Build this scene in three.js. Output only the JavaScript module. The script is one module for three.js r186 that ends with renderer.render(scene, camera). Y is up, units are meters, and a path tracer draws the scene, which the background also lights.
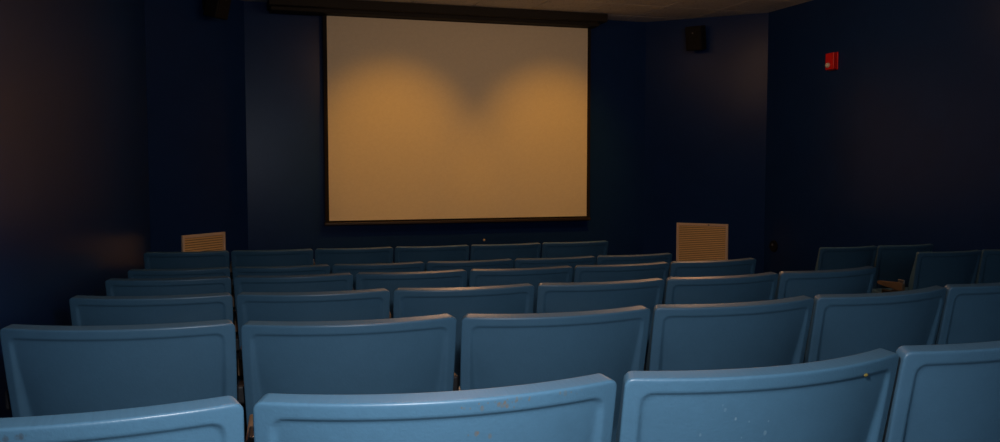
import * as THREE from 'three';
import { RectAreaLightUniformsLib } from 'three/addons/lights/RectAreaLightUniformsLib.js';
import { RoundedBoxGeometry } from 'three/addons/geometries/RoundedBoxGeometry.js';
import { mergeGeometries } from 'three/addons/utils/BufferGeometryUtils.js';

// ---------------------------------------------------------------- camera, light, exposure
const scene = new THREE.Scene();
scene.background = new THREE.Color(0x000000);
const rad = THREE.MathUtils.degToRad;
const EYE = new THREE.Vector3(0.524, 1.39, 0);
const camera = new THREE.PerspectiveCamera(28.07, 1000 / 442, 0.05, 60);
camera.position.copy(EYE);
camera.rotation.set(rad(-3.694), rad(-17.275), 0, 'YXZ');
scene.add(camera);

const renderer = new THREE.WebGLRenderer({ antialias: true });
renderer.toneMapping = THREE.LinearToneMapping;
renderer.toneMappingExposure = 1.0;
renderer.shadowMap.enabled = true;
renderer.shadowMap.type = THREE.PCFSoftShadowMap;

function spot(name, pos, target, color, intensity, angle, penumbra, size) {
  const l = new THREE.SpotLight(color, intensity, 0, rad(angle), penumbra, 2);
  l.name = name; l.position.set(...pos); l.target.position.set(...target);
  l.castShadow = true; l.shadow.mapSize.set(1024, 1024); l.shadow.radius = size;
  l.shadow.camera.near = 0.05; l.shadow.camera.far = 20;
  scene.add(l, l.target);
  return l;
}
const WARM = new THREE.Color().setRGB(1.0, 0.40, 0.012);
const DIM = new THREE.Color().setRGB(1.0, 0.54, 0.26);
// unseen spot standing in for the photographer's flash, above and ahead of the lens
spot('flash', [0.72, 1.53, -0.48], [0.95, 0.85, -1.45], new THREE.Color().setRGB(1, 0.98, 1.0), 4.3, 75, 1, 2.5);

// ---------------------------------------------------------------- helpers
function mulberry(a) { return () => { a |= 0; a = a + 0x6D2B79F5 | 0; let t = Math.imul(a ^ a >>> 15, 1 | a); t = t + Math.imul(t ^ t >>> 7, 61 | t) ^ t; return ((t ^ t >>> 14) >>> 0) / 4294967296; }; }
const used = {};
function numbered(name) { const n = used[name] = (used[name] ?? -1) + 1; return n ? `${name}_${String(n).padStart(3, '0')}` : name; }
function mesh(name, geo, m, parent) {
  const o = new THREE.Mesh(geo, m); o.name = parent ? name : numbered(name);
  o.castShadow = o.receiveShadow = true; (parent ?? scene).add(o); return o;
}
function tag(o, label, category, group) { o.userData.label = label; o.userData.category = category; if (group) o.userData.group = group; return o; }
function thing(name, label, category, pos = [0, 0, 0], turn = 0, group) {
  const o = new THREE.Group(); o.name = numbered(name); o.position.set(...pos); o.rotation.y = turn;
  scene.add(o); return tag(o, label, category, group);
}
function struct(name, geo, m) { const o = mesh(name, geo, m); o.userData.kind = 'structure'; return o; }
function box(w, h, d, x, y, z) { return new THREE.BoxGeometry(w, h, d).translate(x, y, z); }
function rbox(w, h, d, r, x, y, z) { return new RoundedBoxGeometry(w, h, d, 3, r).translate(x, y, z); }

// tiling value noise
function noise(n, cells, octaves, seed) {
  const out = new Float32Array(n * n); let amp = 1, sum = 0;
  for (let o = 0; o < octaves; o++) {
    const c = cells << o, r = mulberry(seed + o * 77), g = Float32Array.from({ length: c * c }, r);
    for (let y = 0; y < n; y++) for (let x = 0; x < n; x++) {
      const fx = x / n * c, fy = y / n * c, x0 = fx | 0, y0 = fy | 0, a = fx - x0, b = fy - y0;
      const u = a * a * (3 - 2 * a), v = b * b * (3 - 2 * b), x1 = (x0 + 1) % c, y1 = (y0 + 1) % c;
      out[y * n + x] += amp * ((g[y0 * c + x0] * (1 - u) + g[y0 * c + x1] * u) * (1 - v) + (g[y1 * c + x0] * (1 - u) + g[y1 * c + x1] * u) * v);
    }
    sum += amp; amp *= 0.6;
  }
  for (let i = 0; i < out.length; i++) out[i] /= sum;
  return out;
}
function tex(n, f, color, rx = 1, ry = rx) {
  const d = new Uint8Array(n * n * 4);
  for (let y = 0; y < n; y++) for (let x = 0; x < n; x++) {
    const c = f(x, y), i = (y * n + x) * 4;
    for (let k = 0; k < 3; k++) d[i + k] = Math.max(0, Math.min(255, Array.isArray(c) ? c[k] : c));
    d[i + 3] = 255;
  }
  const t = new THREE.DataTexture(d, n, n); t.wrapS = t.wrapT = THREE.RepeatWrapping; t.magFilter = THREE.LinearFilter;
  t.minFilter = THREE.LinearMipmapLinearFilter; t.generateMipmaps = true; t.repeat.set(rx, ry);
  if (color) t.colorSpace = THREE.SRGBColorSpace; t.needsUpdate = true; return t;
}
const N1 = noise(256, 8, 5, 11), N2 = noise(256, 32, 3, 23), N3 = noise(512, 64, 3, 5);
const lin = (r, g, b) => new THREE.Color().setRGB(r, g, b);

// ---------------------------------------------------------------- materials
const wallBump = tex(256, (x, y) => 255 * N2[y * 256 + x], false, 2);
const wallMap = tex(256, (x, y) => 226 + 29 * N1[y * 256 + x], true, 0.5);
const navy = new THREE.MeshPhysicalMaterial({ color: lin(0.008, 0.034, 0.14), map: wallMap, roughness: 0.28, specularIntensity: 0.32, bumpMap: wallBump, bumpScale: 0.00012 });
const carpet = new THREE.MeshStandardMaterial({ color: lin(0.02, 0.022, 0.035), roughness: 0.95, map: tex(256, (x, y) => 190 + 65 * N2[y * 256 + x], true, 3) });
const tileMat = new THREE.MeshStandardMaterial({ color: lin(0.78, 0.77, 0.76), roughness: 0.95, map: tex(256, (x, y) => (N2[y * 256 + x] < 0.3 ? 205 : 236) + 18 * N1[y * 256 + x], true, 1.5), bumpMap: tex(256, (x, y) => 255 * N2[y * 256 + x], false, 2), bumpScale: 0.002 });
const grid = new THREE.MeshStandardMaterial({ color: lin(0.12, 0.11, 0.10), roughness: 0.8 });
const blackPaint = new THREE.MeshStandardMaterial({ color: lin(0.006, 0.006, 0.006), roughness: 0.5 });
const housingPaint = new THREE.MeshStandardMaterial({ color: lin(0.0022, 0.0022, 0.0022), roughness: 0.75 });
const blackFabric = new THREE.MeshStandardMaterial({ color: lin(0.004, 0.003, 0.003), roughness: 0.9 });
const barMat = new THREE.MeshStandardMaterial({ color: lin(0.02, 0.013, 0.008), roughness: 0.45 });
const screenMat = new THREE.MeshStandardMaterial({ color: lin(0.78, 0.74, 0.60), roughness: 0.9, map: tex(256, (x, y) => 246 + 9 * N2[y * 256 + x], true, 4) });
const beige = new THREE.MeshStandardMaterial({ color: lin(0.86, 0.66, 0.46), roughness: 0.55 });
const slatMat = new THREE.MeshStandardMaterial({ color: lin(0.82, 0.56, 0.26), roughness: 0.6 });
const ductDark = new THREE.MeshStandardMaterial({ color: lin(0.10, 0.075, 0.05), roughness: 0.9 });
const metal = new THREE.MeshStandardMaterial({ color: lin(0.25, 0.25, 0.26), roughness: 0.4, metalness: 0.8 });
const darkMetal = new THREE.MeshStandardMaterial({ color: lin(0.018, 0.018, 0.02), roughness: 0.5, metalness: 0.3 });
const tanArm = new THREE.MeshStandardMaterial({ color: lin(0.22, 0.14, 0.08), roughness: 0.5, map: tex(256, (x, y) => 200 + 55 * N1[((y * 8) % 256) * 256 + x], true, 3) });
const speakerMat = new THREE.MeshStandardMaterial({ color: lin(0.0015, 0.0015, 0.0018), roughness: 0.8 });
const grilleMat = new THREE.MeshStandardMaterial({ color: lin(0.001, 0.001, 0.001), roughness: 0.85 });
const redMat = new THREE.MeshStandardMaterial({ color: lin(0.78, 0.008, 0.006), roughness: 0.35 });
const lensMat = new THREE.MeshPhysicalMaterial({ color: lin(0.8, 0.75, 0.65), roughness: 0.15, clearcoat: 1 });
const plasticBump = tex(512, (x, y) => 255 * N3[y * 512 + x], false, 4);
const PLASTIC = lin(0.070, 0.168, 0.268);
const plain = (x, y, n, k) => 232 + 16 * N1[((y >> k) % 256) * 256 + ((x >> k) % 256)] + 7 * N3[(y % 512) * 512 + (x % 512)];
const plasticOpt = { color: PLASTIC, roughness: 0.37, bumpMap: plasticBump, bumpScale: 0.00025 };
const plastic = new THREE.MeshPhysicalMaterial({ ...plasticOpt, map: tex(512, (x, y) => plain(x, y, 512, 1), true, 1.6) });
// worn backs of the nearest row: u spans the 0.55 m width, v spans 0.55 m downwards from the top edge
function stained(seed, blots) {
  const r = mulberry(seed), spots_ = [];
  for (const [cx, cy, sx, sy, n, col] of blots) for (let i = 0; i < n; i++) spots_.push([cx + (r() - .5) * sx, cy + (r() - .5) * sy, 0.0009 + 0.0022 * r() ** 2, 0.2 + 0.5 * r(), col]);
  const n = 1024, base = [74, 114, 141], data = new Float32Array(n * n * 3);
  for (let y = 0; y < n; y++) for (let x = 0; x < n; x++) { const p = plain(x, y, n, 1); for (let k = 0; k < 3; k++) data[(y * n + x) * 3 + k] = p / 255 * base[k]; }
  for (const [cx, cy, rr, a, col] of spots_) {
    const X = (cx / 0.55 + 0.5) * n, Y = cy / 0.55 * n, R = rr / 0.55 * n;
    for (let y = Math.max(0, Y - 3 * R | 0); y < Math.min(n, Y + 3 * R); y++) for (let x = Math.max(0, X - 2 * R | 0); x < Math.min(n, X + 2 * R); x++) {
      const q = ((x - X) / R) ** 2 + ((y - Y) / (1.6 * R)) ** 2, w = a * Math.max(0, Math.min(1, 1.5 - q)) * (0.4 + 0.6 * N2[(y * 3 % 256) * 256 + x * 3 % 256]);
      for (let k = 0; k < 3; k++) data[(y * n + x) * 3 + k] += (col[k] - data[(y * n + x) * 3 + k]) * w;
    }
  }
  const t = tex(n, (x, y) => [data[(y * n + x) * 3], data[(y * n + x) * 3 + 1], data[(y * n + x) * 3 + 2]], true, 1 / 0.55);
  t.offset.set(0.5, 0);
  return new THREE.MeshPhysicalMaterial({ ...plasticOpt, color: 0xffffff, map: t });
}

// ---------------------------------------------------------------- room shell (x right, y up, z = -depth)
const CEIL = 3.077, WZ = 9.6725, BACK = -2.6, FLOOR = -0.06;
const XL = -0.147, XR = 6.362;
const plan = [[XL, BACK], [XL, 8.777], [0.748, WZ], [5.355, WZ], [XR, 8.665], [XR, BACK]];   // clockwise seen from above: left, front-left, front, front-right, right, back
const T = 0.14;
function offsetPlan(t) {
  const n = plan.length, lines = plan.map((p, i) => { const q = plan[(i + 1) % n], dx = q[0] - p[0], dd = q[1] - p[1], l = Math.hypot(dx, dd); return { p: [p[0] - dd / l * t, p[1] + dx / l * t], d: [dx / l, dd / l] }; });
  return plan.map((_, i) => {
    const a = lines[(i + n - 1) % n], b = lines[i], den = a.d[0] * b.d[1] - a.d[1] * b.d[0];
    const s = ((b.p[0] - a.p[0]) * b.d[1] - (b.p[1] - a.p[1]) * b.d[0]) / den;
    return [a.p[0] + a.d[0] * s, a.p[1] + a.d[1] * s];
  });
}
const outer = offsetPlan(T);
function prism(pts, y0, y1) {   // plan polygon [x, depth] extruded upwards, uv in metres
  const s = new THREE.Shape(pts.map(([x, d]) => new THREE.Vector2(x, d)));
  return new THREE.ExtrudeGeometry(s, { depth: y1 - y0, bevelEnabled: false }).rotateX(-Math.PI / 2).translate(0, y0, 0);
}
const H0 = FLOOR - 0.12, H1 = CEIL + 0.12;
['wall_left', 'wall_front_left', 'wall_front', 'wall_front_right', 'wall_right', 'wall_back'].forEach((name, i) => {
  const j = (i + 1) % plan.length;
  struct(name, prism([plan[i], plan[j], outer[j], outer[i]], H0, H1), navy);
});
struct('floor', prism(plan, FLOOR - 0.1, FLOOR), carpet);
const ceiling = struct('ceiling', prism(plan, CEIL + 0.008, CEIL + 0.11), grid);

// ceiling tiles: a real panel for each bay of the grid
{
  const S = 0.66, X0 = 3.095 - 5 * S, D0 = 9.33;
  const inside = (x, d) => x > XL + 0.004 && x < XR - 0.004 && d > BACK && x - d > XL - 8.777 && x + d < XR + 8.665 && d < WZ;
  const clip = (poly, fn, cut) => {   // Sutherland-Hodgman against fn >= 0
    const out = [];
    poly.forEach((p, i) => { const q = poly[(i + 1) % poly.length], a = fn(p), b = fn(q); if (a >= 0) out.push(p); if ((a >= 0) !== (b >= 0)) { const t = a / (a - b); out.push([p[0] + (q[0] - p[0]) * t, p[1] + (q[1] - p[1]) * t]); } });
    return out;
  };
  const edges = plan.map((p, i) => { const q = plan[(i + 1) % plan.length], dx = q[0] - p[0], dd = q[1] - p[1], l = Math.hypot(dx, dd); return v => -(-(v[0] - p[0]) * dd + (v[1] - p[1]) * dx) / l - 0.003; });
  for (let i = 0; i < 12; i++) for (let k = 0; k < 20; k++) {
    const x = X0 + (i - 1) * S, d = D0 - (k - 1) * S, g = 0.006;
    let poly = [[x + g, d - S + g], [x + S - g, d - S + g], [x + S - g, d - g], [x + g, d - g]];
    for (const e of edges) { poly = clip(poly, e); if (poly.length < 3) break; }
    if (poly.length < 3) continue;
    mesh('ceiling_tile', prism(poly, CEIL, CEIL + 0.008), tileMat, ceiling);
  }
}

// ---------------------------------------------------------------- stepped floor under the rows
const rowKey = 'ABCDEF';
const row = {   // z0, curve, slope of each row (about x = 1.65), drop of the back's top below the eye
  A: [1.270, 0.1017, 0.1089, 0.326], B: [2.211, 0.0615, 0.0124, 0.395], C: [3.170, 0.0506, -0.0233, 0.457],
  D: [4.153, 0.0349, -0.0287, 0.515], E: [5.118, 0.0256, -0.0224, 0.579], F: [6.138, 0.0240, -0.0296, 0.582],
};
const SEAT = 0.55, TOP = 0.80;
const rowY = k => EYE.y - row[k][3] - TOP;
const nudge = { A: { 0: [-0.05, 0] }, B: { 0: [0.01, 0.010], 1: [0, 0.005] } };   // how single seats stand off the row's even curve: [depth, height]
const gapAt = (k, g) => { const xx = (g - 3) * SEAT; const n = nudge[k]?.[g] ?? [0, 0]; return [g * SEAT, row[k][0] + row[k][1] * xx * xx + row[k][2] * xx + n[0], n[1]]; };
{
  const ends = ['A', 'B', 'C', 'D', 'E', 'F'].map(k => gapAt(k, 3)[1]);
  rowKey.split('').forEach((k, i) => {
    const d0 = i ? (ends[i - 1] + ends[i]) / 2 + 0.16 : BACK + 0.002, d1 = i < 5 ? (ends[i] + ends[i + 1]) / 2 + 0.16 : 6.85;
    struct(`floor_step_${i + 1}`, prism([[XL + 0.002, d0], [XL + 0.002, d1], [3.75, d1], [3.75, d0]], FLOOR + 0.001, rowY(k)), carpet);
  });
  struct('floor_step_7', prism([[4.55, BACK + 0.002], [4.55, 5.3], [XR - 0.002, 5.3], [XR - 0.002, BACK + 0.002]], FLOOR + 0.001, 0), carpet);
}

// ---------------------------------------------------------------- the moulded chairs
const LEAN = rad(11.5), W = 0.2635, HB = 0.42, TH = 0.036, BULGE = 0.058;
const smooth = (a, b, x) => { const t = Math.max(0, Math.min(1, (x - a) / (b - a))); return t * t * (3 - 2 * t); };
function backGeometry() {
  const R = 0.013, RF = 0.0045;
  const edge = [0, 0.0008, 0.0025, 0.005, 0.009, 0.014, 0.019, 0.0225, 0.025, 0.0275, 0.030, 0.034, 0.040, 0.050, 0.065];
  const tx = [], inner = 18;
  for (const e of edge) tx.push(e);
  for (let i = 1; i < inner; i++) tx.push(0.065 + (2 * W - 0.13) * i / inner);
  for (const e of [...edge].reverse()) tx.push(2 * W - e);
  const ty = [...edge]; for (let i = 1; i < 14; i++) ty.push(0.065 + (HB - 0.085) * i / 14);
  for (const e of [0.02, 0.014, 0.009, 0.005, 0.002, 0]) ty.push(HB - e);
  const nx = tx.length, ny = ty.length, pos = [], uv = [], idx = [];
  const sdf = (a, b, r) => (a < r && b < r) ? r - Math.hypot(r - a, r - b) : Math.min(a, b);
  const put = (side) => {
    for (let j = 0; j < ny; j++) for (let i = 0; i < nx; i++) {
      const t = ty[j]; let hw = W * (1 - 0.035 * smooth(0, 1, t / HB));
      const tb = HB - t, hw0 = hw;
      if (t < R) hw -= R - Math.sqrt(Math.max(0, R * R - (R - t) ** 2));
      if (tb < 0.04) hw -= 0.04 - Math.sqrt(Math.max(0, 0.0016 - (0.04 - tb) ** 2));
      const x = (tx[i] - W) / W * hw, ss = hw0 - Math.abs(x);
      const s = Math.min(sdf(ss, t, R), tb);
      const fil = s < RF ? TH / 2 - RF + RF * Math.sqrt(Math.max(0, 1 - (1 - s / RF) ** 2)) : TH / 2;
      let off;
      const deep = 0.0055 + 0.050 * smooth(0.0, 0.5, t) * Math.pow(Math.abs(x) / W, 3);
      const s2 = Math.min(sdf(ss, t, 0.045), sdf(ss, tb, 0.05));
      const rec = deep * smooth(0.0215, 0.0215 + 0.010 + (deep - 0.0055) * 0.6, s2);
      if (side > 0) off = fil - rec;
      else off = -(s < 0.007 ? TH / 2 - 0.007 + 0.007 * Math.sqrt(Math.max(0, 1 - (1 - s / 0.007) ** 2)) : TH / 2) - Math.max(0, rec - 0.012) - 0.05 * smooth(0.01, 0.25, t) * (1 - smooth(0.009, 0.05, ss));
      const bx = x / W, dz = -2 * BULGE * bx / W, l = Math.hypot(1, dz);
      const m = BULGE * (1 - bx * bx) - t * Math.sin(LEAN) + TH * 0.1;
      pos.push(x - off * dz / l, TOP - t * Math.cos(LEAN) - off * Math.sin(LEAN) / l, m + off * Math.cos(LEAN) / l);
      uv.push(x, t);
    }
  };
  put(1); put(-1);
  const V = (s, i, j) => s * nx * ny + j * nx + i;
  for (let j = 0; j < ny - 1; j++) for (let i = 0; i < nx - 1; i++) {
    const a = V(0, i, j), b = V(0, i + 1, j), c = V(0, i + 1, j + 1), d = V(0, i, j + 1); idx.push(a, d, c, a, c, b);
    const e = V(1, i, j), f = V(1, i + 1, j), g = V(1, i + 1, j + 1), h = V(1, i, j + 1); idx.push(e, g, h, e, f, g);
  }
  const strip = (a, b, c, d) => idx.push(a, b, c, a, c, d);
  for (let i = 0; i < nx - 1; i++) {
    strip(V(0, i, 0), V(0, i + 1, 0), V(1, i + 1, 0), V(1, i, 0));
    strip(V(0, i + 1, ny - 1), V(0, i, ny - 1), V(1, i, ny - 1), V(1, i + 1, ny - 1));
  }
  for (let j = 0; j < ny - 1; j++) {
    strip(V(0, 0, j + 1), V(0, 0, j), V(1, 0, j), V(1, 0, j + 1));
    strip(V(0, nx - 1, j), V(0, nx - 1, j + 1), V(1, nx - 1, j + 1), V(1, nx - 1, j));
  }
  const g = new THREE.BufferGeometry();
  g.setAttribute('position', new THREE.Float32BufferAttribute(pos, 3));
  g.setAttribute('uv', new THREE.Float32BufferAttribute(uv, 2));
  g.setIndex(idx); g.computeVertexNormals(); return g;
}
function panGeometry() {
  const s = new THREE.Shape(), w = 0.235, l = 0.40, r = 0.05;
  s.moveTo(-w + r, 0); s.lineTo(w - r, 0); s.quadraticCurveTo(w, 0, w, r); s.lineTo(w, l - r); s.quadraticCurveTo(w, l, w - r, l);
  s.lineTo(-w + r, l); s.quadraticCurveTo(-w, l, -w, l - r); s.lineTo(-w, r); s.quadraticCurveTo(-w, 0, -w + r, 0);
  const g = new THREE.ExtrudeGeometry(s, { depth: 0.018, bevelEnabled: true, bevelThickness: 0.006, bevelSize: 0.006, bevelSegments: 2, steps: 1 });
  return g.rotateX(-Math.PI / 2).rotateX(rad(7)).translate(0, 0.415, -0.075);
}
const backGeo = backGeometry(), panGeo = panGeometry();
const armGeo = y => { const s = new THREE.Shape(); s.moveTo(-0.33, -0.02); s.quadraticCurveTo(-0.35, -0.01, -0.33, 0); s.lineTo(-0.13, 0.012); s.lineTo(-0.10, 0.005); s.lineTo(-0.10, -0.035); s.lineTo(-0.13, -0.04); s.closePath();
  return new THREE.ExtrudeGeometry(s, { depth: 0.016, bevelEnabled: true, bevelSize: 0.003, bevelThickness: 0.004, bevelSegments: 2 }).rotateY(-Math.PI / 2).translate(0.008, y, 0); };
function standGeo(y) {
  return mergeGeometries([rbox(0.022, y - 0.05, 0.09, 0.006, 0, (y - 0.05) / 2 + 0.008, -0.16), rbox(0.026, 0.05, 0.26, 0.008, 0, y - 0.075, -0.17)]);
}
const footGeo = rbox(0.07, 0.012, 0.26, 0.005, 0, 0.006, -0.16);
const hingeGeo = rbox(0.012, 0.03, 0.06, 0.004, 0, 0, -0.12);
function side(parent, x, armY, kit) {
  const a = mesh('armrest', kit.arm, tanArm, parent); a.position.x = x;
  const h = mesh('hinge', hingeGeo, metal, a); h.position.set(0, armY + 0.02, 0);
  const s = mesh('stanchion', kit.stand, darkMetal, parent); s.position.x = x;
  mesh('foot', footGeo, darkMetal, s);
}
function makeChair(armY, right) {
  const kit = { arm: armGeo(armY), stand: standGeo(armY) };
  const o = new THREE.Group();
  mesh('backrest', backGeo, plastic, o);
  mesh('seat', panGeo, plastic, o);
  side(o, -SEAT / 2, armY, kit);
  if (right) side(o, SEAT / 2, armY, kit);
  return o;
}
const kinds = { mid: makeChair(0.68, false), end: makeChair(0.68, true), rmid: makeChair(0.565, false), rend: makeChair(0.565, true) };
function place(kind, [x0, d0, h0 = 0], [x1, d1, h1 = 0], y, label, group) {
  const o = kinds[kind].clone(); o.name = numbered('auditorium_chair');
  o.position.set((x0 + x1) / 2, y + (h0 + h1) / 2, -(d0 + d1) / 2); o.rotation.set(0, Math.atan2(d1 - d0, x1 - x0), 0);
  o.scale.x = Math.hypot(x1 - x0, d1 - d0) / SEAT;
  scene.add(o); return tag(o, label, 'chair', group);
}
const place6 = ['leftmost', 'second from left', 'third from left', 'third from right', 'second from right', 'rightmost'];
const rowWords = { A: 'nearest row', B: 'second row from the camera', C: 'third row from the camera', D: 'fourth row from the camera', E: 'fifth row from the camera', F: 'row nearest the screen' };
const rust = [118, 92, 74], soot = [66, 74, 84], pale = [170, 190, 200];
const wornA = {
  0: stained(3, [[-0.06, 0.013, 0.10, 0.012, 34, soot], [0.005, 0.013, 0.012, 0.010, 10, soot], [-0.035, -0.012, 0.002, 0.002, 2, soot]]),
  1: stained(8, [[0.06, 0.012, 0.10, 0.012, 18, rust], [0.075, 0.010, 0.008, 0.012, 12, rust], [0.10, 0.008, 0.03, 0.008, 8, rust], [0.18, 0.008, 0.04, 0.006, 5, rust], [0.05, 0.06, 0.05, 0.02, 4, rust]]),
  2: stained(15, [[0.02, 0.09, 0.2, 0.08, 5, pale], [-0.1, 0.085, 0.1, 0.08, 4, pale]]),
};
for (const k of rowKey) {
  const n = k === 'A' ? 4 : 6;
  for (let g = 0; g < n; g++) {
    let label = `blue moulded plastic chair, ${place6[g]} in the left block's ${rowWords[k]}`;
    if (k === 'A') label = ['leftmost bright blue chair of the nearest row, dark scuffs on its rim', 'bright blue chair of the nearest row with rust stains along its rim', 'blue chair of the nearest row with a yellowish fleck on its rim', 'blue chair of the nearest row cut by the right frame edge'][g];
    const o = place(g === n - 1 && k !== 'A' ? 'end' : 'mid', gapAt(k, g), gapAt(k, g + 1), rowY(k), label, 'blue chairs in the left block');
    if (k === 'A' && wornA[g]) o.children[0].material = wornA[g];
    if (k === 'A' && g === 2) {
      const f = mesh('fleck', new THREE.IcosahedronGeometry(0.0036, 1).scale(1.3, 0.8, 0.5), new THREE.MeshStandardMaterial({ color: lin(0.20, 0.15, 0.03), roughness: 0.6 }), o.children[0]);
      f.position.set(0.163, 0.774, 0.054);
    }
  }
}
{
  const X = 4.924, D = { E: [5.809, 0.65, 'fifth row, by the far wall'], D: [4.795, 0.589, 'fourth row'] };
  const words = { E: ['dark left chair of the right block\'s farther pair, against the dark wall', 'dark right chair of the right block\'s farther pair, against the dark wall'], D: ['dark left chair of the right block\'s nearer pair, bare armrest on the aisle', 'dark right chair of the right block\'s nearer pair, cut by frame edge'] };
  for (const k of ['E', 'D']) for (let g = 0; g < 2; g++)
    place(g ? 'rend' : 'rmid', [X + g * SEAT, D[k][0]], [X + (g + 1) * SEAT, D[k][0]], EYE.y - D[k][1] - TOP, words[k][g], 'dark chairs in the right block');
}

// ---------------------------------------------------------------- projection screen
{
  const t = thing('projection_screen', 'large pull-down projection screen with black border and ceiling housing', 'screen', [0, 0, -WZ]);
  const x0 = 1.58, x1 = 4.545, y0 = 0.783, y1 = 2.945, zf = 0.14;
  mesh('screen_surface', box(x1 - x0, y1 - y0, 0.003, (x0 + x1) / 2, (y0 + y1) / 2, zf), screenMat, t);
  mesh('border', box(0.04, y1 - y0 + 0.05, 0.003, x0 - 0.02, (y0 + y1) / 2 + 0.005, zf), blackFabric, t);
  mesh('border', box(0.04, y1 - y0 + 0.05, 0.003, x1 + 0.02, (y0 + y1) / 2 + 0.005, zf), blackFabric, t);
  mesh('border', box(x1 - x0 + 0.08, 0.10, 0.003, (x0 + x1) / 2, y1 + 0.05, zf), blackFabric, t);
  mesh('border', box(x1 - x0, 0.018, 0.003, (x0 + x1) / 2, y0 - 0.009, zf), blackFabric, t);
  mesh('bottom_bar', rbox(x1 - x0 + 0.10, 0.032, 0.03, 0.008, (x0 + x1) / 2, y0 - 0.034, zf), barMat, t);
  const h = mesh('housing', rbox(3.697, CEIL - 2.988, 0.40, 0.006, 2.8285, (CEIL + 2.988) / 2, 0.205), housingPaint, t);
  mesh('lower_lip', rbox(3.62, 0.04, 0.22, 0.006, 2.81, 2.972, 0.19), housingPaint, h);
}

// ---------------------------------------------------------------- return air grilles on the two angled walls
function grille(label, x, d, y0, w, h, turn, pitch, screw) {
  const t = thing('air_grille', label, 'vent', [x, y0, -d], turn);
  const f = 0.03, z = 0.012;
  mesh('back_panel', box(w - 0.02, h - 0.02, 0.003, 0, h / 2, 0.003), ductDark, t);
  for (const [bw, bh, bx, by] of [[w, f, 0, h - f / 2], [w, f, 0, f / 2], [f, h - 2 * f, -w / 2 + f / 2, h / 2], [f, h - 2 * f, w / 2 - f / 2, h / 2]]) mesh('frame', rbox(bw, bh, 0.022, 0.004, bx, by, z), beige, t);
  const n = Math.round((h - 2 * f) / pitch), sg = new THREE.BoxGeometry(w - 2 * f, 0.003, pitch * 0.82).rotateX(rad(60));
  for (let i = 0; i < n; i++) { const s = mesh('slat', sg, slatMat, t); s.position.set(0, f + (i + 0.5) * (h - 2 * f) / n, 0.0125); }
  if (screw) { const c = mesh('screw', new THREE.SphereGeometry(0.008, 12, 8).scale(1.4, 1, 0.6), metal, t); c.position.set(w * 0.13, h - f / 2, 0.024); }
}
grille('wide beige slatted vent low on the front-left angled wall', 0.3065, 9.231, 0.40, 0.56, 0.30, rad(45), 0.024, false);
grille('tall beige slatted vent low on the front-right angled wall', 5.86, 9.1665, 0.13, 0.61, 0.565, rad(-45), 0.022, true);

// ---------------------------------------------------------------- speakers
function speaker(label, x, d, y, turn, yaw, tilt) {
  const t = thing('wall_speaker', label, 'speaker', [x, y, -d], turn, 'wall speakers either side of the screen');
  mesh('bracket', mergeGeometries([rbox(0.07, 0.10, 0.012, 0.004, 0, 0, 0.006), new THREE.CylinderGeometry(0.011, 0.011, 0.09, 12).rotateX(Math.PI / 2).translate(0, 0, 0.055)].map(g => g.index ? g.toNonIndexed() : g)), speakerMat, t);
  const c = mesh('cabinet', rbox(0.19, 0.27, 0.15, 0.012, 0, 0, 0), speakerMat, t); c.position.set(0, 0, 0.17); c.rotation.set(tilt, yaw, 0, 'YXZ');
  mesh('grille', rbox(0.172, 0.252, 0.012, 0.005, 0, 0, 0.078), grilleMat, c);
  const b = mesh('badge', new THREE.SphereGeometry(0.009, 12, 8).scale(1, 1, 0.4), metal, c); b.position.set(0.0, 0.06, 0.085);
}
speaker('small black wall speaker high on the front-left angled wall', 0.37, 9.294, 2.95, rad(45), rad(10), rad(14));
speaker('small black wall speaker high on the front-right angled wall', 5.815, 9.212, 2.825, rad(-45), rad(-8), rad(10));

// ---------------------------------------------------------------- small fittings
{
  const t = thing('fire_alarm', 'red fire alarm strobe high on the dark right wall', 'alarm', [XR, 2.33, -7.53], -Math.PI / 2);
  mesh('body', rbox(0.13, 0.165, 0.055, 0.008, 0, 0.0825, 0.0275), redMat, t);
  mesh('back_plate', rbox(0.14, 0.175, 0.012, 0.004, 0, 0.0825, 0.006), redMat, t);
  const l = mesh('strobe_lens', new THREE.SphereGeometry(0.026, 20, 12).scale(1.25, 1, 0.9), lensMat, t); l.position.set(-0.02, 0.045, 0.056);
}
{
  const t = thing('wall_socket', 'small dark round fitting low on the right wall', 'socket', [XR, 0.475, -8.47], -Math.PI / 2);
  mesh('plate', new THREE.CylinderGeometry(0.062, 0.065, 0.02, 32).rotateX(Math.PI / 2).translate(0, 0, 0.01), speakerMat, t);
  const b = mesh('knob', new THREE.SphereGeometry(0.014, 16, 10).scale(1, 1, 0.7), metal, t); b.position.set(-0.005, 0.015, 0.022);
}
{
  const t = thing('wall_button', 'tiny pale round stud on the wall below the screen', 'stud', [3.34, 0.523, -WZ]);
  mesh('plate', new THREE.CylinderGeometry(0.016, 0.016, 0.006, 20).rotateX(Math.PI / 2).translate(0, 0, 0.003), metal, t);
  mesh('cap', new THREE.SphereGeometry(0.011, 14, 8).scale(1, 1, 0.6).translate(0, 0, 0.007), beige, t);
}

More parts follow.
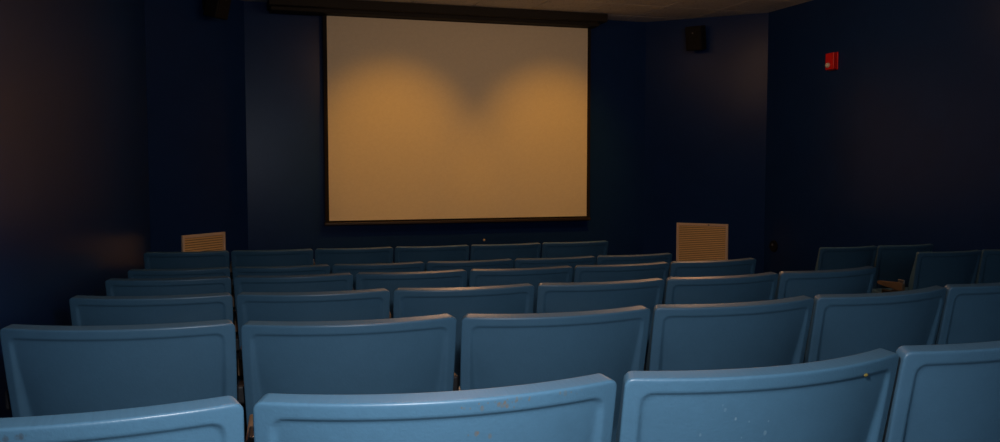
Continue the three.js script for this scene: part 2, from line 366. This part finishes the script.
// ---------------------------------------------------------------- warm ceiling spotlights out of view above the frame, placed to light the screen
function lamp(label, pos, target, color, intensity, angle, pen, glow) {
  const t = thing('unseen_ceiling_spotlight', label, 'spotlight', [pos[0], CEIL, pos[2]], 0, 'unseen warm ceiling spotlights');
  mesh('mount', new THREE.CylinderGeometry(0.045, 0.045, 0.02, 24).translate(0, -0.01, 0), blackPaint, t);
  mesh('stem', new THREE.CylinderGeometry(0.008, 0.008, 0.06, 12).translate(0, -0.045, 0), blackPaint, t);
  const dir = new THREE.Vector3(...target).sub(new THREE.Vector3(...pos)).normalize();
  const can = new THREE.Group(); can.name = 'can'; t.add(can); can.position.set(0, pos[1] - CEIL, 0);
  can.quaternion.setFromUnitVectors(new THREE.Vector3(0, -1, 0), dir);
  mesh('shell', new THREE.LatheGeometry([[0.008, 0.06], [0.035, 0.055], [0.042, 0.0], [0.042, -0.03], [0.039, -0.03], [0.038, 0.0], [0.0, 0.004]].map(p => new THREE.Vector2(...p)), 28), blackPaint, can);
  mesh('bulb', new THREE.CircleGeometry(0.036, 24).rotateX(Math.PI / 2).translate(0, -0.012, 0), new THREE.MeshStandardMaterial({ color: 0x000000, emissive: color, emissiveIntensity: glow }), can);
  const p = new THREE.Vector3(...pos).addScaledVector(dir, 0.036);
  spot('spotlight', [p.x, p.y, p.z], target, color, intensity, angle, pen, 2);
  // unseen point light, placed to warm far seat tops, vents and ceiling
  const q = p.clone().addScaledVector(dir, 0.05), softLight = new THREE.PointLight(DIM, intensity * 0.05, 0, 2); softLight.name = 'unseen_point_light'; softLight.position.copy(q); softLight.castShadow = true; softLight.shadow.radius = 2; scene.add(softLight);
}
lamp('unseen warm spotlight aimed at the left half of the screen', [2.30, 2.97, -7.1], [2.27, 1.34, -WZ], WARM, 6.9, 25.5, 0.68, 3);
lamp('unseen warm spotlight aimed at the right half of the screen', [4.05, 2.97, -7.1], [4.11, 1.34, -WZ], WARM, 6.9, 25.5, 0.68, 3);
function pendant(label, x, d, y, color, intensity, glow) {  // lamps out of view, placed to light ceiling, screen top, walls and vents
  const t = thing('unseen_pendant_lamp', label, 'lamp', [x, CEIL, -d], 0, 'unseen dim warm lamps');
  mesh('canopy', new THREE.CylinderGeometry(0.05, 0.055, 0.025, 28).translate(0, -0.0125, 0), blackPaint, t);
  mesh('cord', new THREE.CylinderGeometry(0.004, 0.004, CEIL - y - 0.07, 8).translate(0, -(CEIL - y - 0.07) / 2, 0), blackPaint, t);
  mesh('socket', new THREE.CylinderGeometry(0.016, 0.02, 0.04, 20).translate(0, y - CEIL + 0.06, 0), blackPaint, t);
  mesh('bulb', new THREE.SphereGeometry(0.05, 28, 18).translate(0, y - CEIL, 0), new THREE.MeshStandardMaterial({ color: 0x000000, emissive: color, emissiveIntensity: glow }), t);
  spot('unseen_uplight', [x, y + 0.03, -d - 0.10], [x, y + 0.03 + 0.55, -d - 1.10], color, intensity * 0.3, 58, 1, 2.5);  // extra unseen spot that lifts the ceiling and screen top
  const l = new THREE.PointLight(color, intensity, 0, 2); l.name = 'unseen_bulb_light'; l.position.set(x, y, -d); l.castShadow = true; l.shadow.radius = 2.5; l.shadow.mapSize.set(1024, 1024); scene.add(l);
}
pendant('unseen dim warm bulb over the left block, lighting ceiling and screen top', 2.2, 6.1, 2.72, DIM, 1.5, 4);
pendant('unseen dim warm bulb over the aisle, lighting ceiling and screen top', 4.25, 6.2, 2.80, DIM, 1.5, 4);

{
  const t = thing('unseen_downlight', 'unseen warm ceiling downlight, lighting the tops of the nearest rows', 'downlight', [1.25, CEIL, -2.45]);  // out of view, placed to warm the seat tops of the nearest rows
  mesh('trim_ring', new THREE.TorusGeometry(0.07, 0.008, 10, 36).rotateX(Math.PI / 2).translate(0, -0.004, 0), beige, t);
  mesh('bulb', new THREE.CircleGeometry(0.064, 32).rotateX(Math.PI / 2).translate(0, -0.003, 0), new THREE.MeshStandardMaterial({ color: 0x000000, emissive: DIM, emissiveIntensity: 3 }), t);
  spot('downlight', [1.25, CEIL - 0.02, -2.45], [1.15, 0, -1.9], new THREE.Color().setRGB(1, 0.52, 0.3), 4.0, 58, 1, 3);
}

// ---------------------------------------------------------------- cool light panel out of view behind the camera, for wall sheen and ambience
{
  const t = thing('unseen_back_panel', 'unseen cool light panel high in the back wall, lighting walls and seats', 'window', [1.5, 2.1, -BACK]);
  const col = lin(0.72, 0.86, 1.0), w = 0.9, h = 1.3;
  for (const [bw, bh, bx, by] of [[w + 0.1, 0.05, 0, h / 2 + 0.025], [w + 0.1, 0.05, 0, -h / 2 - 0.025], [0.05, h, -w / 2 - 0.025, 0], [0.05, h, w / 2 + 0.025, 0]]) mesh('frame', rbox(bw, bh, 0.04, 0.006, bx, by, -0.02), blackPaint, t);
  mesh('glowing_pane', box(w, h, 0.006, 0, 0, -0.006), new THREE.MeshStandardMaterial({ color: 0x000000, emissive: col, emissiveIntensity: 3 }), t);
  RectAreaLightUniformsLib.init();
  const l = new THREE.RectAreaLight(col, 3, w, h); l.name = 'unseen_back_light'; l.position.set(1.5, 2.1, -BACK - 0.03); l.lookAt(1.5, 2.1, -9); scene.add(l);
}

renderer.render(scene, camera);
